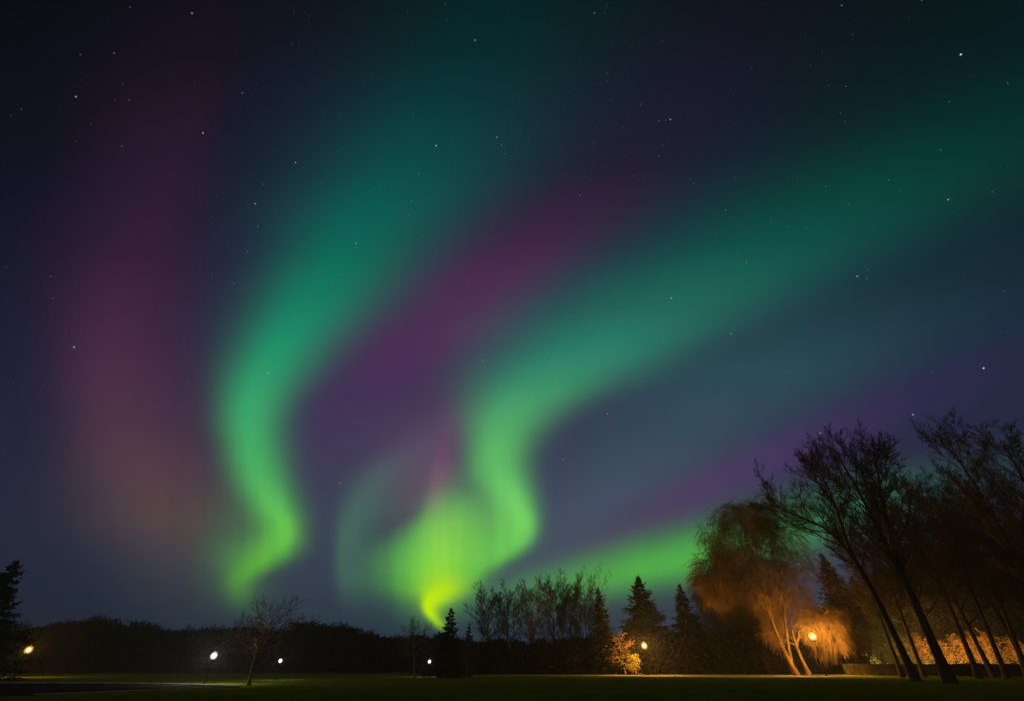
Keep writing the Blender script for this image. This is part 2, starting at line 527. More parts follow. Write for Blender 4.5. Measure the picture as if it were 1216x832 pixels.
PROF = {
    'flat': lambda t: np.ones_like(t),
    'taper': lambda t: 1.0 - 0.6 * t,
    'cone': lambda t: (1.0 - t) ** 0.9 + 0.03,
    'round': lambda t: np.sqrt(np.clip(1 - (2 * t - 0.8) ** 2 * 0.62, 0.08, 1)),
    'vase': lambda t: 0.75 + 0.25 * np.sin(t * math.pi),
}


def grow(P, R, rng, n, k=4, t0=0.2, t1=0.98, ang=45, angj=10, length=None, frac=0.5, prof='taper', trop=0.0, wob=0.12, rr=0.6, rmin=0.01, rtip=0.35, rmax=9.0, az=None):
    """n children on every parent polyline; returns their polylines and radii"""
    B, kp, _ = P.shape
    t = t0 + (t1 - t0) * (np.arange(n)[None, :] + rng.uniform(0, 1, (B, n))) / n
    f = t * (kp - 1)
    i = np.clip(f.astype(int), 0, kp - 2)
    w = (f - i)[..., None]
    b = np.arange(B)[:, None]
    p = P[b, i] * (1 - w) + P[b, i + 1] * w
    r = R[b, i] * (1 - w[..., 0]) + R[b, i + 1] * w[..., 0]
    tan = unit(P[b, i + 1] - P[b, i])
    ref = np.where(np.abs(tan[..., 2:3]) > 0.9, np.array([1.0, 0, 0]), np.array([0, 0, 1.0]))
    a = unit(np.cross(tan, ref))
    c = np.cross(tan, a)
    phi = np.arange(n)[None, :] * 2.39996 + rng.uniform(0, 6.28, (B, 1)) + rng.normal(0, 0.35, (B, n))
    if az == 'flat':                                        # branchlets to both sides, as on spruce boughs
        phi = np.where(np.arange(n)[None, :] % 2 == 0, 0.0, math.pi) + rng.normal(0, 0.45, (B, n))
    th = np.radians(ang + rng.normal(0, angj, (B, n)))
    d = tan * np.cos(th)[..., None] + (a * np.cos(phi)[..., None] + c * np.sin(phi)[..., None]) * np.sin(th)[..., None]
    tt = (t - t0) / (t1 - t0)
    if length is None:
        plen = np.linalg.norm(np.diff(P, axis=1), axis=2).sum(1)[:, None]
        L = plen * frac * PROF[prof](tt)
    else:
        L = length * PROF[prof](tt)
    L = L * rng.uniform(0.65, 1.2, (B, n))
    p, d, L, r = p.reshape(-1, 3), d.reshape(-1, 3), L.reshape(-1), r.reshape(-1)
    out = [p]
    step = (L / (k - 1))[:, None]
    for s in range(k - 1):
        d = d + rng.normal(0, wob, d.shape)
        d[:, 2] += trop / (k - 1)
        d = unit(d)
        p = p + d * step
        p[:, 2] = np.maximum(p[:, 2], 0.05)
        out.append(p)
    P2 = np.stack(out, axis=1)
    r0 = np.minimum(np.maximum(r * rr, rmin), rmax)
    R2 = r0[:, None] * (1 - (1 - rtip) * np.linspace(0, 1, k)[None, :])
    return P2, R2


def trunk_line(base, top, r0, r1, k=12, bend=0.25, rng=None, mid=()):
    pts = resample([base, *mid, top], k)
    if rng is not None and bend:
        off = np.cumsum(rng.normal(0, bend / k, (k, 3)), axis=0)
        off[:, 2] = 0
        pts = pts + off * np.linspace(0, 1, k)[:, None]
    t = np.linspace(0, 1, k)
    rad = r0 + (r1 - r0) * t
    rad[0] *= 1.5; rad[1] *= 1.08
    return pts[None], rad[None]


def bare_tree(name, label, group, base, stems, r0, levels, seed, twig=None, cat='tree', bark=None, fork=0.62):
    """stems: polylines (world points); levels: dicts for grow()"""
    rng = np.random.default_rng(seed)
    root = empty(name, tuple(base))
    tag(root, label, cat, group)
    tb, cb = MB(), MB()
    Ps, Rs = [], []
    for i, st in enumerate(stems):
        ra = r0 if i == 0 else r0 * fork
        P, R = trunk_line(st[0], st[-1], ra, r0 * 0.12, k=14, bend=0.5, rng=rng, mid=st[1:-1])
        if i:
            R[0, 0] = ra
        tb.tubes(P, R, 9)
        Ps.append(P); Rs.append(R)
    P, R = np.concatenate(Ps), np.concatenate(Rs)
    for li, lv in enumerate(levels):
        P, R = grow(P, R, rng, **lv)
        (tb if li == 0 else cb).tubes(P, R, (6, 4, 3, 3, 3)[li])
    tb.build('trunk', bark or M_bark, root, smooth=True)
    cb.build('crown', twig or M_twig, root)
    return root


def spruce(name, label, group, base, height, radius, seed, top=None, dens=1.0, t0=0.05, sizes=1.0):
    rng = np.random.default_rng(seed)
    base = np.asarray(base, float)
    root = empty(name, tuple(base))
    tag(root, label, 'tree', group)
    tb, cb = MB(), MB()
    topp = base + np.array((0, 0, height)) if top is None else top
    P, R = trunk_line(base, topp, height * 0.014, 0.03, k=12, bend=0.1, rng=rng)
    tb.tubes(P, R, 8)
    nb = int(height * 8 * dens)
    B1, R1 = grow(P, R, rng, n=nb, k=6, t0=t0, t1=0.985, ang=97, angj=9, length=radius, prof='cone', trop=-0.1, wob=0.07, rr=0.35, rmin=0.02, rmax=0.07)
    B1[:, -1, 2] += 0.04 * radius
    cb.tubes(B1, R1, 4)
    B2, R2 = grow(B1, R1, rng, n=13, k=3, t0=0.12, t1=1.0, ang=52, angj=10, frac=0.42, prof='taper', trop=-0.35, wob=0.08, rr=0.9, rmin=0.055 * sizes, rtip=0.5, az='flat')
    cb.tubes(B2, R2, 3)
    B3, R3 = grow(B2, R2, rng, n=6, k=2, t0=0.1, t1=1.0, ang=50, angj=16, frac=0.5, prof='flat', trop=-0.5, wob=0.1, rr=0.9, rmin=0.06 * sizes, rtip=0.2)
    cb.tubes(B3, R3, 3)
    tb.build('trunk', M_bark, root, smooth=True)
    cb.build('crown', M_needle, root)
    return root


# ------------------------------------------------------------------ ground, paths
gm = MB()
rings = [0.5, 10, 20, 27, 35, 45, 60, 80, 100, 130, 180, 260, 400, 700, 1200, 2500, 5000]
na = 64
gv = [(0, 0, 0)] + [(r * math.cos(2 * math.pi * j / na), r * math.sin(2 * math.pi * j / na), 0) for r in rings for j in range(na)]
gm.raw(gv, [(0, 1 + j, 1 + (j + 1) % na) for j in range(na)])
n0 = gm.n
gm.f.append(np.array([(1 + i * na + j, 1 + (i + 1) * na + j, 1 + (i + 1) * na + (j + 1) % na, 1 + i * na + (j + 1) % na)
                      for i in range(len(rings) - 1) for j in range(na)]))
tag(gm.build('ground', M_grass), kind='structure')


def strip(name, mat, upper, lower, z):
    """flat strip between two lines of ground points"""
    mb = MB()
    n = len(upper)
    v = [(p[0], p[1], z) for p in upper] + [(p[0], p[1], z) for p in lower]
    mb.raw(v, [(n + i, n + i + 1, i + 1, i) for i in range(n - 1)])
    return tag(mb.build(name, mat), kind='structure')


def line(pts, n=40):
    return resample([ground(*p) for p in pts], n)

up = line([(-420, 809.5), (-200, 810), (0, 810.6), (120, 811.2), (200, 812.3), (250, 813.4), (284, 814.8)])
lo = line([(-420, 836), (-200, 831), (0, 826.5), (60, 825), (120, 822.6), (200, 818.8), (250, 816.6), (284, 815.4)])
strip('path', M_asphalt, up, lo, 0.004)
kb = MB()
for ln in (up[20:], lo[20:]):
    k = ln.copy(); k[:, 2] = 0.045
    kb.tubes(k[None], np.full((1, len(k)), 0.07), 6)
tag(kb.build('path_kerb', M_kerb), kind='structure')

g1 = line([(560, 801.4), (640, 801.0), (700, 800.8), (760, 800.8), (830, 801.2), (900, 801.4), (960, 801.2), (1010, 799.8), (1060, 797.2)], 50)
g2 = line([(560, 802.2), (640, 802.0), (700, 802.2), (760, 802.4), (830, 803.0), (900, 803.8), (960, 803.6), (1010, 802.6), (1060, 799.6)], 50)
strip('gravel_path', M_gravel, g1, g2, 0.004)

# grass blades over the nearer lawn
rng = np.random.default_rng(7)
n = 90000
yy = 26 + 50 * rng.uniform(0, 1, n) ** 1.6
xx = rng.uniform(-1.05, 1.05, n) * yy
clump = np.sin(xx * 0.7 + np.sin(yy * 0.9)) * np.sin(yy * 0.8 + xx * 0.23)
hh = rng.uniform(0.02, 0.06, n) * (1 + 0.5 * clump)
inside = np.zeros(n, bool)
poly = np.concatenate((up, lo[::-1]))[:, :2]
for i in range(len(poly)):
    (x1, y1), (x2, y2) = poly[i], poly[(i + 1) % len(poly)]
    cond = ((y1 > yy) != (y2 > yy)) & (xx < (x2 - x1) * (yy - y1) / (y2 - y1 + 1e-12) + x1)
    inside ^= cond
sel = ~inside
xx, yy, hh = xx[sel], yy[sel], hh[sel]
n = len(xx)
a = rng.uniform(0, 6.28, n)
w = 0.02
lean = rng.normal(0, 0.04, (n, 2))
v = np.stack((np.stack((xx - w * np.cos(a), yy - w * np.sin(a), np.zeros(n)), 1),
              np.stack((xx + w * np.cos(a), yy + w * np.sin(a), np.zeros(n)), 1),
              np.stack((xx + lean[:, 0], yy + lean[:, 1], hh), 1)), axis=1)
gb = MB()
gb.raw(v.reshape(-1, 3), np.arange(n * 3).reshape(n, 3))
tag(gb.build('grass', M_blade), 'short grass growing over the open lawn', 'grass', kind='stuff')


# ------------------------------------------------------------------ the far wood along the back
def wood(name, label, skyline, seed, ylo, yhi, step, fill=3000, fh=0.93):
    rng = np.random.default_rng(seed)
    mb = MB()
    px = [s[0] for s in skyline]; py = [s[1] for s in skyline]
    x = px[0]
    while x < px[-1]:
        Y = rng.uniform(ylo, yhi)
        ty = np.interp(x, px, py) + rng.normal(0, 4.0)
        top = at(x, ty, Y)
        base = np.array((top[0], Y, 0))
        h = top[2]
        P, R = trunk_line(base, top - np.array((0, 0, h * 0.06)), 0.16, 0.03, k=7, bend=0.4, rng=rng)
        mb.tubes(P, R, 5)
        P1, R1 = grow(P, R, rng, n=18, k=4, t0=0.12, ang=50, angj=14, length=h * 0.40, prof='round', trop=0.4, rr=0.5, rmin=0.035)
        mb.tubes(P1, R1, 3)
        P2, R2 = grow(P1, R1, rng, n=9, k=3, t0=0.1, ang=45, angj=15, frac=0.5, rmin=0.03, trop=0.2)
        mb.tubes(P2, R2, 3)
        P3, R3 = grow(P2, R2, rng, n=7, k=2, t0=0.1, ang=42, angj=15, frac=0.55, rmin=0.028, trop=0.1)
        mb.tubes(P3, R3, 3)
        nl = fill                                             # undergrowth at its foot
        c = np.stack((base[0] + rng.normal(0, h * 0.28, nl), Y + rng.uniform(-2, 6, nl), h * fh * rng.uniform(0, 1, nl)), 1)
        c[:, 0] = base[0] + (c[:, 0] - base[0]) * np.sqrt(np.clip(1.02 - (c[:, 2] / h) ** 2, 0.02, 1.2))
        c += rng.normal(0, 0.25, c.shape)
        mb.leaves(c, 0.26, rng)
        x += rng.uniform(0.7, 1.3) * step
    return tag(mb.build(name, M_brush), label, 'wood', kind='stuff')

wood('far_wood', 'dark leafless far-off wood running along the back of the lawn on the left',
     [(-90, 742), (20, 744), (70, 744), (90, 737), (105, 733), (128, 736), (150, 742), (180, 746), (215, 748), (240, 744), (275, 746), (300, 750), (330, 742), (350, 741), (378, 739), (400, 745), (430, 748),
      (450, 752), (475, 757), (530, 757)], 3, 112, 135, 9)
wood('thicket', 'low dark thicket closing the view beneath the bare trees in the middle',
     [(520, 758), (560, 761), (600, 764), (650, 764), (700, 761), (740, 758), (800, 756), (840, 752), (900, 752), (960, 756), (1010, 752)], 4, 103, 107, 9)
wood('dark_woodland', 'dense dark woodland rising behind the hedge on the far right',
     [(990, 735), (1008, 695), (1030, 700), (1052, 660), (1070, 680), (1090, 645), (1112, 672), (1134, 630), (1158, 655), (1180, 622), (1205, 650), (1230, 615), (1260, 640), (1340, 620)], 5, 128, 150, 8, fill=7000, fh=0.97)


# ------------------------------------------------------------------ street lamps
def street_lamp(label, px, py, base_py, col, strength, r=0.26, pole_r=0.06, group='lit park lamps on posts'):
    b = ground(px, base_py)
    top = at(px, py, b[1])
    b = np.array((top[0], b[1], 0.0))
    h = top[2]
    root = tag(empty('street_lamp', tuple(b)), label, 'lamp', group)
    p = MB()
    p.lathe([(0.0, 0.0), (pole_r * 2.2, 0.0), (pole_r * 2.2, 0.10), (pole_r * 1.5, 0.16), (pole_r * 1.3, 0.7), (pole_r, 0.75), (pole_r * 0.75, h - r - 0.12), (0, h - r - 0.12)], b, 12)
    p.build('pole', M_pole, root, smooth=False)
    c = MB()
    c.lathe([(0.0, h - r - 0.14), (pole_r * 1.3, h - r - 0.14), (r * 0.55, h - r * 0.96), (r * 0.6, h - r * 0.86), (0, h - r * 0.86)], b, 14)
    c.build('collar', M_dark, root)
    g = MB()
    th = np.linspace(-math.pi / 2 + 0.35, math.pi / 2 - 0.25, 10)
    g.lathe([(0, h + r * math.sin(th[0]))] + [(r * math.cos(t), h + r * math.sin(t)) for t in th] + [(0, h + r * math.sin(th[-1]))], b, 18)
    g.build('globe', glowing_globe('globe_halo', col, r), root, smooth=True)  # emitting volume stands in for the halo of the lamp
    g = MB()
    th = np.linspace(-math.pi / 2, math.pi / 2, 9)
    rb = r * 0.48
    g.lathe([(max(0.0, rb * math.cos(t)), h + rb * math.sin(t)) for t in th], b, 14)
    g.build('bulb', emitter('lamp_glow', col, strength / 0.48 ** 2), root, smooth=True)
    k = MB()
    k.lathe([(0, h + r * 0.99), (r * 0.42, h + r * 0.96), (r * 0.36, h + r * 1.08), (r * 0.12, h + r * 1.2), (0, h + r * 1.3)], b, 12)
    k.build('cap', M_dark, root)
    return root

street_lamp('orange lamp on a slim post at the far left, beside the tall conifer', 34, 771, 804, ORANGE, 210, r=0.52)
street_lamp('largest white lamp on a short post, left of the small bare tree', 254, 778, 812.5, WHITE, 330, r=0.34, pole_r=0.035)
street_lamp('smaller white lamp just right of the small bare tree', 333, 784, 807, WHITE, 110, r=0.26, pole_r=0.035)
street_lamp('tiny white lamp close to the left side of the middle spruce', 510, 785, 803, WHITE, 90, r=0.28, pole_r=0.035)
street_lamp('orange lamp lighting the golden shrubs below the broad spruce', 765, 766, 801.0, ORANGE, 560, r=0.62)
street_lamp('tallest orange lamp, under the outer twigs of the lit willow', 965, 755, 801.8, ORANGE, 640, r=0.68)


# ------------------------------------------------------------------ conifers
def place_spruce(label, px, topy, basey, halfw, seed, group, **kw):
    b = ground(px, basey)
    top = at(px, topy, b[1])
    base = np.array((top[0], b[1], 0.0))
    mpp = np.linalg.norm(at(px + 10, 760, b[1]) - at(px, 760, b[1])) / 10     # metres per photo pixel near its foot
    return spruce('spruce_tree', label, group, base, top[2], halfw * mpp, seed, **kw)

GC = 'dark conifers around the lawn'
place_spruce('tall black conifer cut by the left edge, above the orange lamp', 22, 664, 809, 66, 11, GC, dens=1.5)
place_spruce('middle spruce with a pointed top, right of the tiny white lamp', 536, 720, 804, 27, 12, GC, dens=1.5)
place_spruce('smallest slender spruce tucked against the right side of the middle spruce', 557, 739, 802, 17, 13, GC, dens=1.4)
place_spruce('narrow spruce right of the bare tree row with bare branches above its tip', 710, 695, 800, 22, 14, GC, dens=1.5)
place_spruce('broadest spruce with ragged boughs, directly behind the lit golden shrubs', 757, 682, 799, 50, 15, GC, dens=1.5)
place_spruce('spruce between the broadest spruce and the dark weeping trees', 806, 692, 799, 34, 16, GC, dens=1.3)
place_spruce('dark spruce behind the tallest orange lamp, right of the lit willow', 974, 655, 798, 44, 17, GC, dens=1.2)
place_spruce('black conifer in the shade behind the first tall bare trunk on the right', 1010, 682, 797.5, 46, 18, GC, dens=1.1)

# ------------------------------------------------------------------ bare trees
BARE = [dict(n=22, k=7, t0=0.22, ang=40, angj=8, frac=0.44, prof='round', trop=0.5, wob=0.10, rr=0.42, rtip=0.2, rmax=0.16),
        dict(n=12, k=5, t0=0.12, ang=38, angj=10, frac=0.48, trop=0.25, wob=0.11, rr=0.5, rmin=0.022, rtip=0.35),
        dict(n=9, k=4, t0=0.1, ang=36, angj=12, frac=0.5, trop=0.2, wob=0.12, rr=0.55, rmin=0.019, rtip=0.5),
        dict(n=6, k=3, t0=0.1, ang=34, angj=12, frac=0.55, trop=0.15, wob=0.12, rr=0.7, rmin=0.016, rtip=0.6)]


def lv(spec, **over):
    out = [dict(d) for d in spec]
    for k, v in over.items():
        i, key = k.split('_', 1)
        out[int(i[1:])][key] = v
    return out

# small bare tree between the two white lamps
b = ground(295, 813.5); Y = b[1]
bare_tree('bare_tree', 'small low-forking bare tree between the two larger white lamps', None, b,
          [[b, at(300, 790, Y), at(304, 775, Y), at(313, 745, Y)], [at(299, 793, Y), at(306, 778, Y), at(318, 755, Y), at(326, 724, Y)]], 0.15,
          [dict(n=13, k=6, t0=0.26, ang=66, angj=8, frac=1.05, prof='taper', trop=0.45, wob=0.06, rr=0.5, rtip=0.25),
           dict(n=8, k=5, t0=0.2, ang=40, angj=8, frac=0.46, trop=0.25, wob=0.06, rr=0.6, rmin=0.022, rtip=0.4),
           dict(n=6, k=4, t0=0.15, ang=38, angj=8, frac=0.5, trop=0.2, wob=0.06, rr=0.6, rmin=0.016, rtip=0.5)], 21, twig=M_pale_twig, bark=M_pale_twig)
# small round bare tree left of the tiny lamp
b = ground(492, 804.5); Y = b[1]
bare_tree('bare_tree', 'small round-headed bare tree left of the tiny white lamp', None, b,
          [[b, at(492, 780, Y), at(492, 747, Y)]], 0.12,
          [dict(n=14, k=5, t0=0.40, ang=55, angj=10, frac=0.55, prof='round', trop=0.4, rr=0.5, rtip=0.3),
           dict(n=9, k=4, t0=0.15, ang=42, angj=10, frac=0.5, trop=0.15, rr=0.6, rmin=0.016),
           dict(n=7, k=3, t0=0.1, ang=40, angj=12, frac=0.5, trop=0.1, rr=0.6, rmin=0.014),
           dict(n=4, k=2, t0=0.1, ang=40, angj=12, frac=0.5, trop=0.1, rr=0.6, rmin=0.012)], 22)

MID = [dict(n=26, k=6, t0=0.24, ang=56, angj=10, frac=0.54, prof='vase', trop=0.8, wob=0.07, rr=0.45, rtip=0.3),
       dict(n=12, k=4, t0=0.12, ang=36, angj=10, frac=0.42, trop=0.3, wob=0.08, rr=0.5, rmin=0.022, rtip=0.4),
       dict(n=9, k=3, t0=0.1, ang=36, angj=12, frac=0.5, trop=0.2, wob=0.08, rr=0.6, rmin=0.018, rtip=0.5),
       dict(n=6, k=2, t0=0.1, ang=36, angj=12, frac=0.5, trop=0.1, wob=0.1, rr=0.7, rmin=0.015, rtip=0.6)]
GM = 'bare trees in a row behind the lawn'
for px, ty, lab, sd in ((581, 713, 'first bare tree right of the smallest slender spruce, at the left end of the row', 31),
                        (602, 711, 'rounded bare tree second in the row right of the smallest spruce', 32),
                        (630, 705, 'slender bare tree standing apart in the middle of the row', 33),
                        (655, 698, 'tallest rounded bare tree of the row', 34),
                        (673, 699, 'bare tree leaning against the right side of the tallest one in the row', 35),
                        (692, 708, 'last bare tree of the row, left of the narrow spruce', 36)):
    Y = 108 + (sd % 3) * 4
    top = at(px, ty - 7, Y)
    base = np.array((top[0], Y, 0))
    bare_tree('bare_tree', lab, GM, base, [[base, base * 0.6 + top * 0.4, base * 0.14 + top * 0.86]], 0.2, MID, sd)
Y = 106
top = at(706, 689, Y); base = np.array((top[0], Y, 0))
bare_tree('bare_tree', 'thin bare tree whose top sticks out above the narrow spruce', GM, base, [[base, (base + top) / 2, top]], 0.2, lv(MID, l0_t0=0.5, l0_frac=0.32, l0_n=12, l0_trop=0.6, l1_n=5, l2_n=4), 37)

# small lit tree and shrubs under the orange lamp in front of the broad spruce
b = ground(743, 800.4); Y = b[1]
bare_tree('bare_tree', 'small spreading bare tree lit orange, left of the lamp by the broadest spruce', None, b,
          [[b, at(739, 785, Y), at(736, 770, Y), at(733, 752, Y)]], 0.17,
          [dict(n=22, k=6, t0=0.12, ang=78, angj=10, frac=0.7, prof='taper', trop=-0.1, rr=0.5, wob=0.15, rtip=0.3),
           dict(n=8, k=4, t0=0.15, ang=45, angj=12, frac=0.45, trop=-0.1, rr=0.6, rmin=0.035),
           dict(n=6, k=3, t0=0.1, ang=42, angj=12, frac=0.5, trop=-0.1, rr=0.6, rmin=0.028)], 41, twig=M_willow)


def shrub(name, label, px, basey, wpx, hpx, n, mat, seed, size=0.13, group=None, dy=0.0, stems=9):
    rng = np.random.default_rng(seed)
    b = ground(px, basey); Y = b[1] + dy
    b = np.array((at(px, basey, Y)[0], Y, 0.0))
    mpp = np.linalg.norm(at(px + 10, basey, Y) - at(px, basey, Y)) / 10
    w, h = wpx * mpp / 2, at(px, basey - hpx, Y)[2]
    root = tag(empty(name, tuple(b)), label, 'shrub', group)
    sb, fb = MB(), MB()
    P = []
    for i in range(stems):
        a = rng.uniform(0, 6.28)
        q = b + np.array((math.cos(a) * w * 0.15, math.sin(a) * w * 0.15, 0))
        e = b + np.array((math.cos(a) * w * rng.uniform(.2, .8), math.sin(a) * w * rng.uniform(.2, .8), h * rng.uniform(.7, .98)))
        P.append(trunk_line(q, e, 0.045, 0.012, k=6, bend=0.3, rng=rng))
    Ps = np.concatenate([p[0] for p in P]); Rs = np.concatenate([p[1] for p in P])
    sb.tubes(Ps, Rs, 5)
    P1, R1 = grow(Ps, Rs, rng, n=9, k=4, t0=0.2, ang=48, angj=12, frac=0.42, rr=0.6, rmin=0.014, trop=0.1)
    sb.tubes(P1, R1, 3)
    P2, R2 = grow(P1, R1, rng, n=6, k=3, t0=0.1, ang=42, angj=12, frac=0.5, rr=0.6, rmin=0.011)
    sb.tubes(P2, R2, 3)
    pts = P2.reshape(-1, 3)
    c = pts[rng.integers(0, len(pts), n)] + rng.normal(0, size * 1.2, (n, 3))
    c[:, 2] = np.maximum(c[:, 2], size)
    fb.leaves(c, size, rng)
    sb.build('stems', M_bark, root)
    fb.build('foliage', mat, root)
    return root

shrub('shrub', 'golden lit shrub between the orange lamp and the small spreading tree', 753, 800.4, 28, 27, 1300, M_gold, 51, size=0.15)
shrub('shrub', 'little round shrub at the right foot of the orange lamp by the broadest spruce', 777, 799.5, 15, 13, 1200, M_leaf, 52, size=0.13)

# ------------------------------------------------------------------ willows
WIL = [dict(n=17, k=7, t0=0.28, ang=42, angj=9, frac=0.50, prof='round', trop=0.35, wob=0.1, rr=0.45, rtip=0.25),
       dict(n=12, k=6, t0=0.15, ang=42, angj=10, frac=0.42, trop=-0.2, wob=0.1, rr=0.5, rmin=0.026, rtip=0.4),
       dict(n=13, k=6, t0=0.1, ang=45, angj=12, length=3.1, prof='flat', trop=-1.5, wob=0.07, rr=0.6, rmin=0.019, rtip=0.6),
       dict(n=5, k=4, t0=0.1, ang=20, angj=8, frac=0.45, trop=-1.0, wob=0.07, rr=0.7, rmin=0.016, rtip=0.6)]
b = ground(946, 801); Y = b[1]
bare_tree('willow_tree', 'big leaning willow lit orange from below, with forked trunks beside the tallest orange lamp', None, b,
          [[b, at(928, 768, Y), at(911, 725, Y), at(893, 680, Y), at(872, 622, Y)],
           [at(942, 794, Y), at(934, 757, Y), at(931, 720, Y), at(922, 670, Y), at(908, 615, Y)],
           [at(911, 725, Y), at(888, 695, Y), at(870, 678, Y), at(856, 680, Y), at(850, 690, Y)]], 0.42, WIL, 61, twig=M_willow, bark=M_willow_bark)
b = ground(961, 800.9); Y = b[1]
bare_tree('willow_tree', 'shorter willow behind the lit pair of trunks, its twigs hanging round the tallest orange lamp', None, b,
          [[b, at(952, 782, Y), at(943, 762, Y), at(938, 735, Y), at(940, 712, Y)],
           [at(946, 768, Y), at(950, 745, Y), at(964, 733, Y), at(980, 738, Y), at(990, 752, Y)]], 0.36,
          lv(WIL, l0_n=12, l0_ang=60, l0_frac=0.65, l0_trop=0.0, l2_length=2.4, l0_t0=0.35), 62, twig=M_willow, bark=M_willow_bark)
GW = 'dark weeping trees left of the lit willow'
for px, ty, by, sd, lab in ((846, 706, 798.5, 71, 'leftmost dark weeping tree, next to the last pointed spruce'),
                            (872, 702, 798.0, 72, 'middle dark weeping tree behind the lit willow'),
                            (898, 708, 798.5, 73, 'dark weeping tree nearest the lit trunks')):
    b0 = ground(px, by); Y = b0[1]
    top = at(px, ty, Y); base = at(px + 24, by, Y); base[2] = 0
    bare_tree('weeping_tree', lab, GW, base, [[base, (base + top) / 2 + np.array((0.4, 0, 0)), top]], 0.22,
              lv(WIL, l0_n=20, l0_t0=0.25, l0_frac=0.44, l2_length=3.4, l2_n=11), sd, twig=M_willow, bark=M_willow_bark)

# ------------------------------------------------------------------ tall bare trees on the right
GT = 'tall bare trees on the right'
TALL = lv(BARE, l0_t0=0.30)
Y = ground(1088, 808)[1]
b = at(1088, 808, Y); b[2] = 0
bare_tree('bare_tree', 'tall bare tree nearest the lit willow, one long limb arching over it', GT, b,
          [[b, at(1070, 768, Y), at(1044, 716, Y), at(1018, 665, Y), at(985, 625, Y), at(940, 610, Y), at(908, 596, Y)],
           [at(1040, 708, Y), at(1010, 656, Y), at(996, 610, Y), at(975, 560, Y), at(958, 545, Y)]], 0.42, lv(TALL, l0_t0=0.42, l0_frac=0.30), 81, twig=M_dark_twig, bark=M_dark_bark)
Y = ground(1129, 811)[1]
b = at(1129, 811, Y); b[2] = 0
bare_tree('bare_tree', 'tall bare tree with the thickest dark trunk, second from the lit willow', GT, b,
          [[b, at(1105, 756, Y), at(1075, 690, Y), at(1053, 648, Y), at(1030, 600, Y), at(992, 536, Y)],
           [at(1075, 690, Y), at(1060, 640, Y), at(1048, 590, Y), at(1040, 535, Y)]], 0.5, lv(TALL, l0_t0=0.35, l0_n=20, l0_frac=0.34), 82, twig=M_dark_twig, bark=M_dark_bark)
Y = 58
for lab, pts, r, sd, over in (
        ('highest bare tree leaning in from the right edge, its bent tip above all others', [(1290, 811), (1216, 680), (1155, 568), (1135, 538), (1116, 522)], 0.45, 83, dict(l0_t0=0.30, l0_n=18, l0_frac=0.32)),
        ('bare tree cut by the right edge above the highest bent trunk', [(1370, 811), (1290, 690), (1230, 600), (1205, 550), (1190, 528)], 0.45, 84, dict(l0_t0=0.30, l0_frac=0.34))):
    P = [at(x, y, Y) for x, y in pts]
    P[0][2] = 0
    bare_tree('bare_tree', lab, GT, P[0], [P], r, lv(TALL, **over), sd, twig=M_dark_twig, bark=M_dark_bark)
Y = ground(1162, 805)[1]
for lab, bx, tx, ty, r, sd in (
        ('slim dark trunk third along the hedge, its crown lost in the dark', 1163, 1075, 590, 0.36, 85),
        ('slim dark trunk fourth along the hedge, its crown lost in the dark', 1196, 1112, 596, 0.32, 86),
        ('dark trunk fifth along the hedge, its crown just left of the highest bare tree', 1222, 1138, 585, 0.36, 87),
        ('dark bare tree cut by the right edge above the far end of the hedge', 1262, 1172, 590, 0.36, 88),
        ('dark bare tree filling the gap behind the first two tall trunks', 1122, 1052, 610, 0.34, 101),
        ('dark bare tree standing behind the slim third trunk', 1180, 1092, 625, 0.34, 102),
        ('dark bare tree standing behind the slim fourth trunk', 1226, 1128, 625, 0.34, 103),
        ('dark bare tree beneath the crown of the highest leaning tree', 1270, 1164, 630, 0.34, 104),
        ('bare tree behind the first tall trunk, above the black conifers', 1072, 1010, 640, 0.3, 105),
        ('bare tree between the first two tall trunks, above the black conifers', 1098, 1032, 628, 0.3, 106),
        ('low dark bare tree at the right edge behind the highest leaning one', 1300, 1206, 600, 0.36, 89)):
    b = at(bx, 805, Y); b[2] = 0
    Y = ground(bx, 805 if sd < 100 else 803.5)[1]; b = at(bx, 805 if sd < 100 else 803.5, Y); b[2] = 0
    t = at(tx, ty, Y)
    bare_tree('bare_tree', lab, GT, b, [[b, (b * 2 + t) / 3, t]], r, lv(TALL, l0_t0=0.3, l0_n=24, l0_ang=48, l0_frac=0.42), sd, twig=M_dark_twig, bark=M_dark_bark)

# ------------------------------------------------------------------ hedge, shrubs and ground lights behind it
rng = np.random.default_rng(90)
hb = MB()
h0, h1 = ground(1012, 801.0), ground(1250, 801.6)
ht = at(1012, 788, h0[1])[2]
mb0 = unit((h1 - h0)[None])[0]
nrm = np.array((-mb0[1], mb0[0], 0))
Lh = np.linalg.norm(h1 - h0)
cc = (h0 + h1) / 2 + nrm * 0.9
ang = math.atan2(mb0[1], mb0[0])
hb.box(cc + np.array((0, 0, ht * 0.47)), (Lh - 0.3, 1.5, ht * 0.9), ang)
n = 30000
s = rng.uniform(0, Lh, n); wv = rng.uniform(-0.95, 0.95, n); zz = rng.uniform(0.02, 1, n) * ht
face = rng.integers(0, 5, n)
wv = np.where(face < 2, -0.88 + rng.normal(0, 0.07, n), np.where(face == 2, 0.88, wv))
zz = np.where(face == 3, ht * (0.97 + 0.03 * np.sin(s * 1.7) + rng.normal(0, 0.025, n)), zz)
s = np.where(face == 4, np.where(rng.uniform(0, 1, n) < 0.5, rng.normal(0, 0.08, n), Lh), s)
cen = h0[None] + mb0[None] * s[:, None] + nrm[None] * (wv + 0.9)[:, None] + np.array((0, 0, 1.0))[None] * zz[:, None]
hb.leaves(cen, 0.09, rng)
tag(hb.build('hedge', M_hedge, origin=tuple(h0)), 'low clipped hedge with its near end lit orange, in front of the dark trunks', 'hedge')

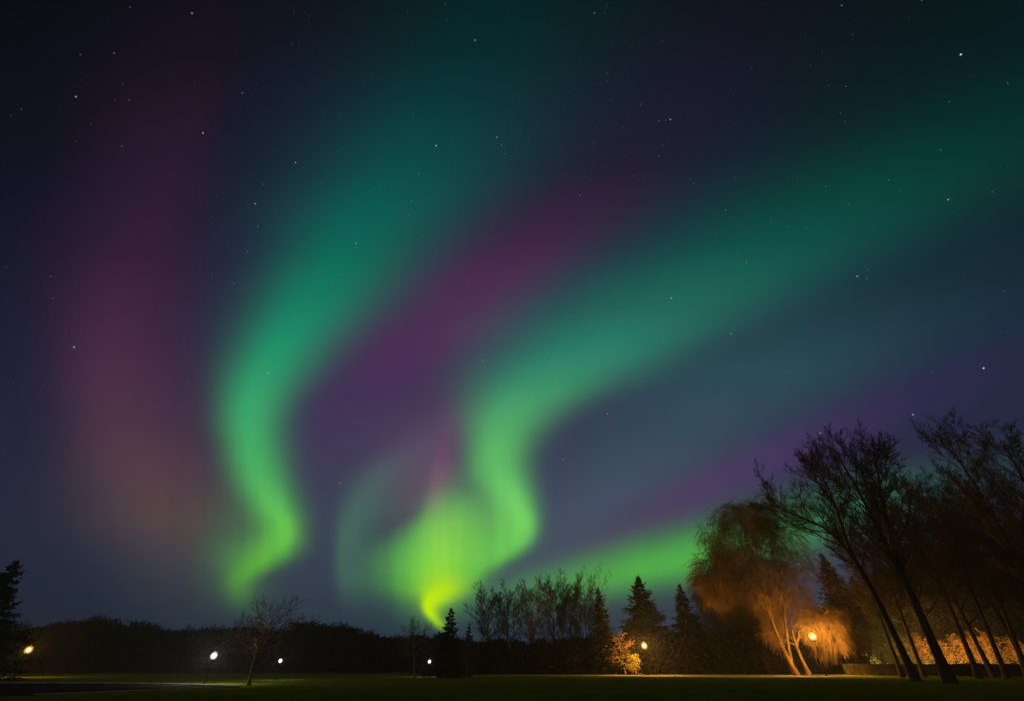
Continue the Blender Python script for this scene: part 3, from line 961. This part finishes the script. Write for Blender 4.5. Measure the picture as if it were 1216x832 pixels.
GS = 'lit shrubs behind the hedge'
for px, w_, h_, sd, lab in ((1030, 46, 44, 91, 'first lit shrub behind the hedge, nearest its bright end'),
                            (1066, 52, 40, 92, 'lit shrub behind the hedge, left of the thickest dark trunk'),
                            (1100, 50, 46, 93, 'lit shrub behind the hedge, just behind the thickest dark trunk'),
                            (1140, 54, 44, 94, 'lit shrub behind the hedge, between the second and third dark trunks'),
                            (1176, 50, 48, 95, 'lit shrub behind the hedge, between the third and fourth dark trunks'),
                            (1212, 56, 44, 96, 'last lit shrub behind the hedge, cut by the right edge')):
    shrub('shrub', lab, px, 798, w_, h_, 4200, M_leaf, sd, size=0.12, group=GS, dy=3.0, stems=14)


def ground_light(label, px, dy, strength):
    p = at(px, 799, h0[1] + dy)
    b = np.array((p[0], h0[1] + dy, 0.0))
    root = tag(empty('ground_light', tuple(b)), label, 'lamp', 'ground lights behind the hedge')
    a = MB(); a.box(b + np.array((0, 0, 0.05)), (0.5, 0.4, 0.1)); a.build('base', M_dark, root)
    a = MB(); a.box(b + np.array((0, -0.09, 0.25)), (0.6, 0.08, 0.36)); a.build('housing', M_dark, root)
    a = MB(); a.box(b + np.array((0, -0.02, 0.25)), (0.54, 0.05, 0.30)); a.build('lamp_glass', emitter('ground_glow', ORANGE, strength), root)
    return root

ground_light('ground light behind the hedge near its bright end', 1043, 18.6, 12750)
ground_light('ground light behind the hedge near the thickest trunk', 1103, 18.6, 12750)
ground_light('ground light behind the hedge between the slim trunks', 1150, 18.6, 19500)
ground_light('ground light behind the hedge towards the right edge', 1200, 18.6, 16500)

# small pale marker post
b = ground(995, 798)
root = tag(empty('marker_post', tuple(b)), 'small pale post on the lawn between the tallest lamp and the hedge', 'post')
a = MB(); a.lathe([(0, 0), (0.11, 0), (0.10, 1.15), (0.05, 1.25), (0, 1.25)], b, 10); a.build('post', M_pale, root)
a = MB(); a.box(b + np.array((0, -0.03, 1.45)), (0.42, 0.06, 0.5)); a.build('plate', M_pale, root)

# ------------------------------------------------------------------ thin haze, added to put a glow round the lamps
hz = MB()
hz.box((0, 50, 24), (460, 260, 50))
hm = bpy.data.materials.new('glow_haze')
hm.use_nodes = True
ht_ = hm.node_tree
ht_.nodes.clear()
pv = ht_.nodes.new('ShaderNodeVolumePrincipled')
pv.inputs['Color'].default_value = (0.9, 0.9, 0.9, 1)
pv.inputs['Density'].default_value = 0.0005
pv.inputs['Anisotropy'].default_value = 0.2
oo = ht_.nodes.new('ShaderNodeOutputMaterial')
ht_.links.new(pv.outputs[0], oo.inputs['Volume'])
tag(hz.build('haze', hm), 'thin haze added over the lawn for the lamp glow', 'haze', kind='stuff')
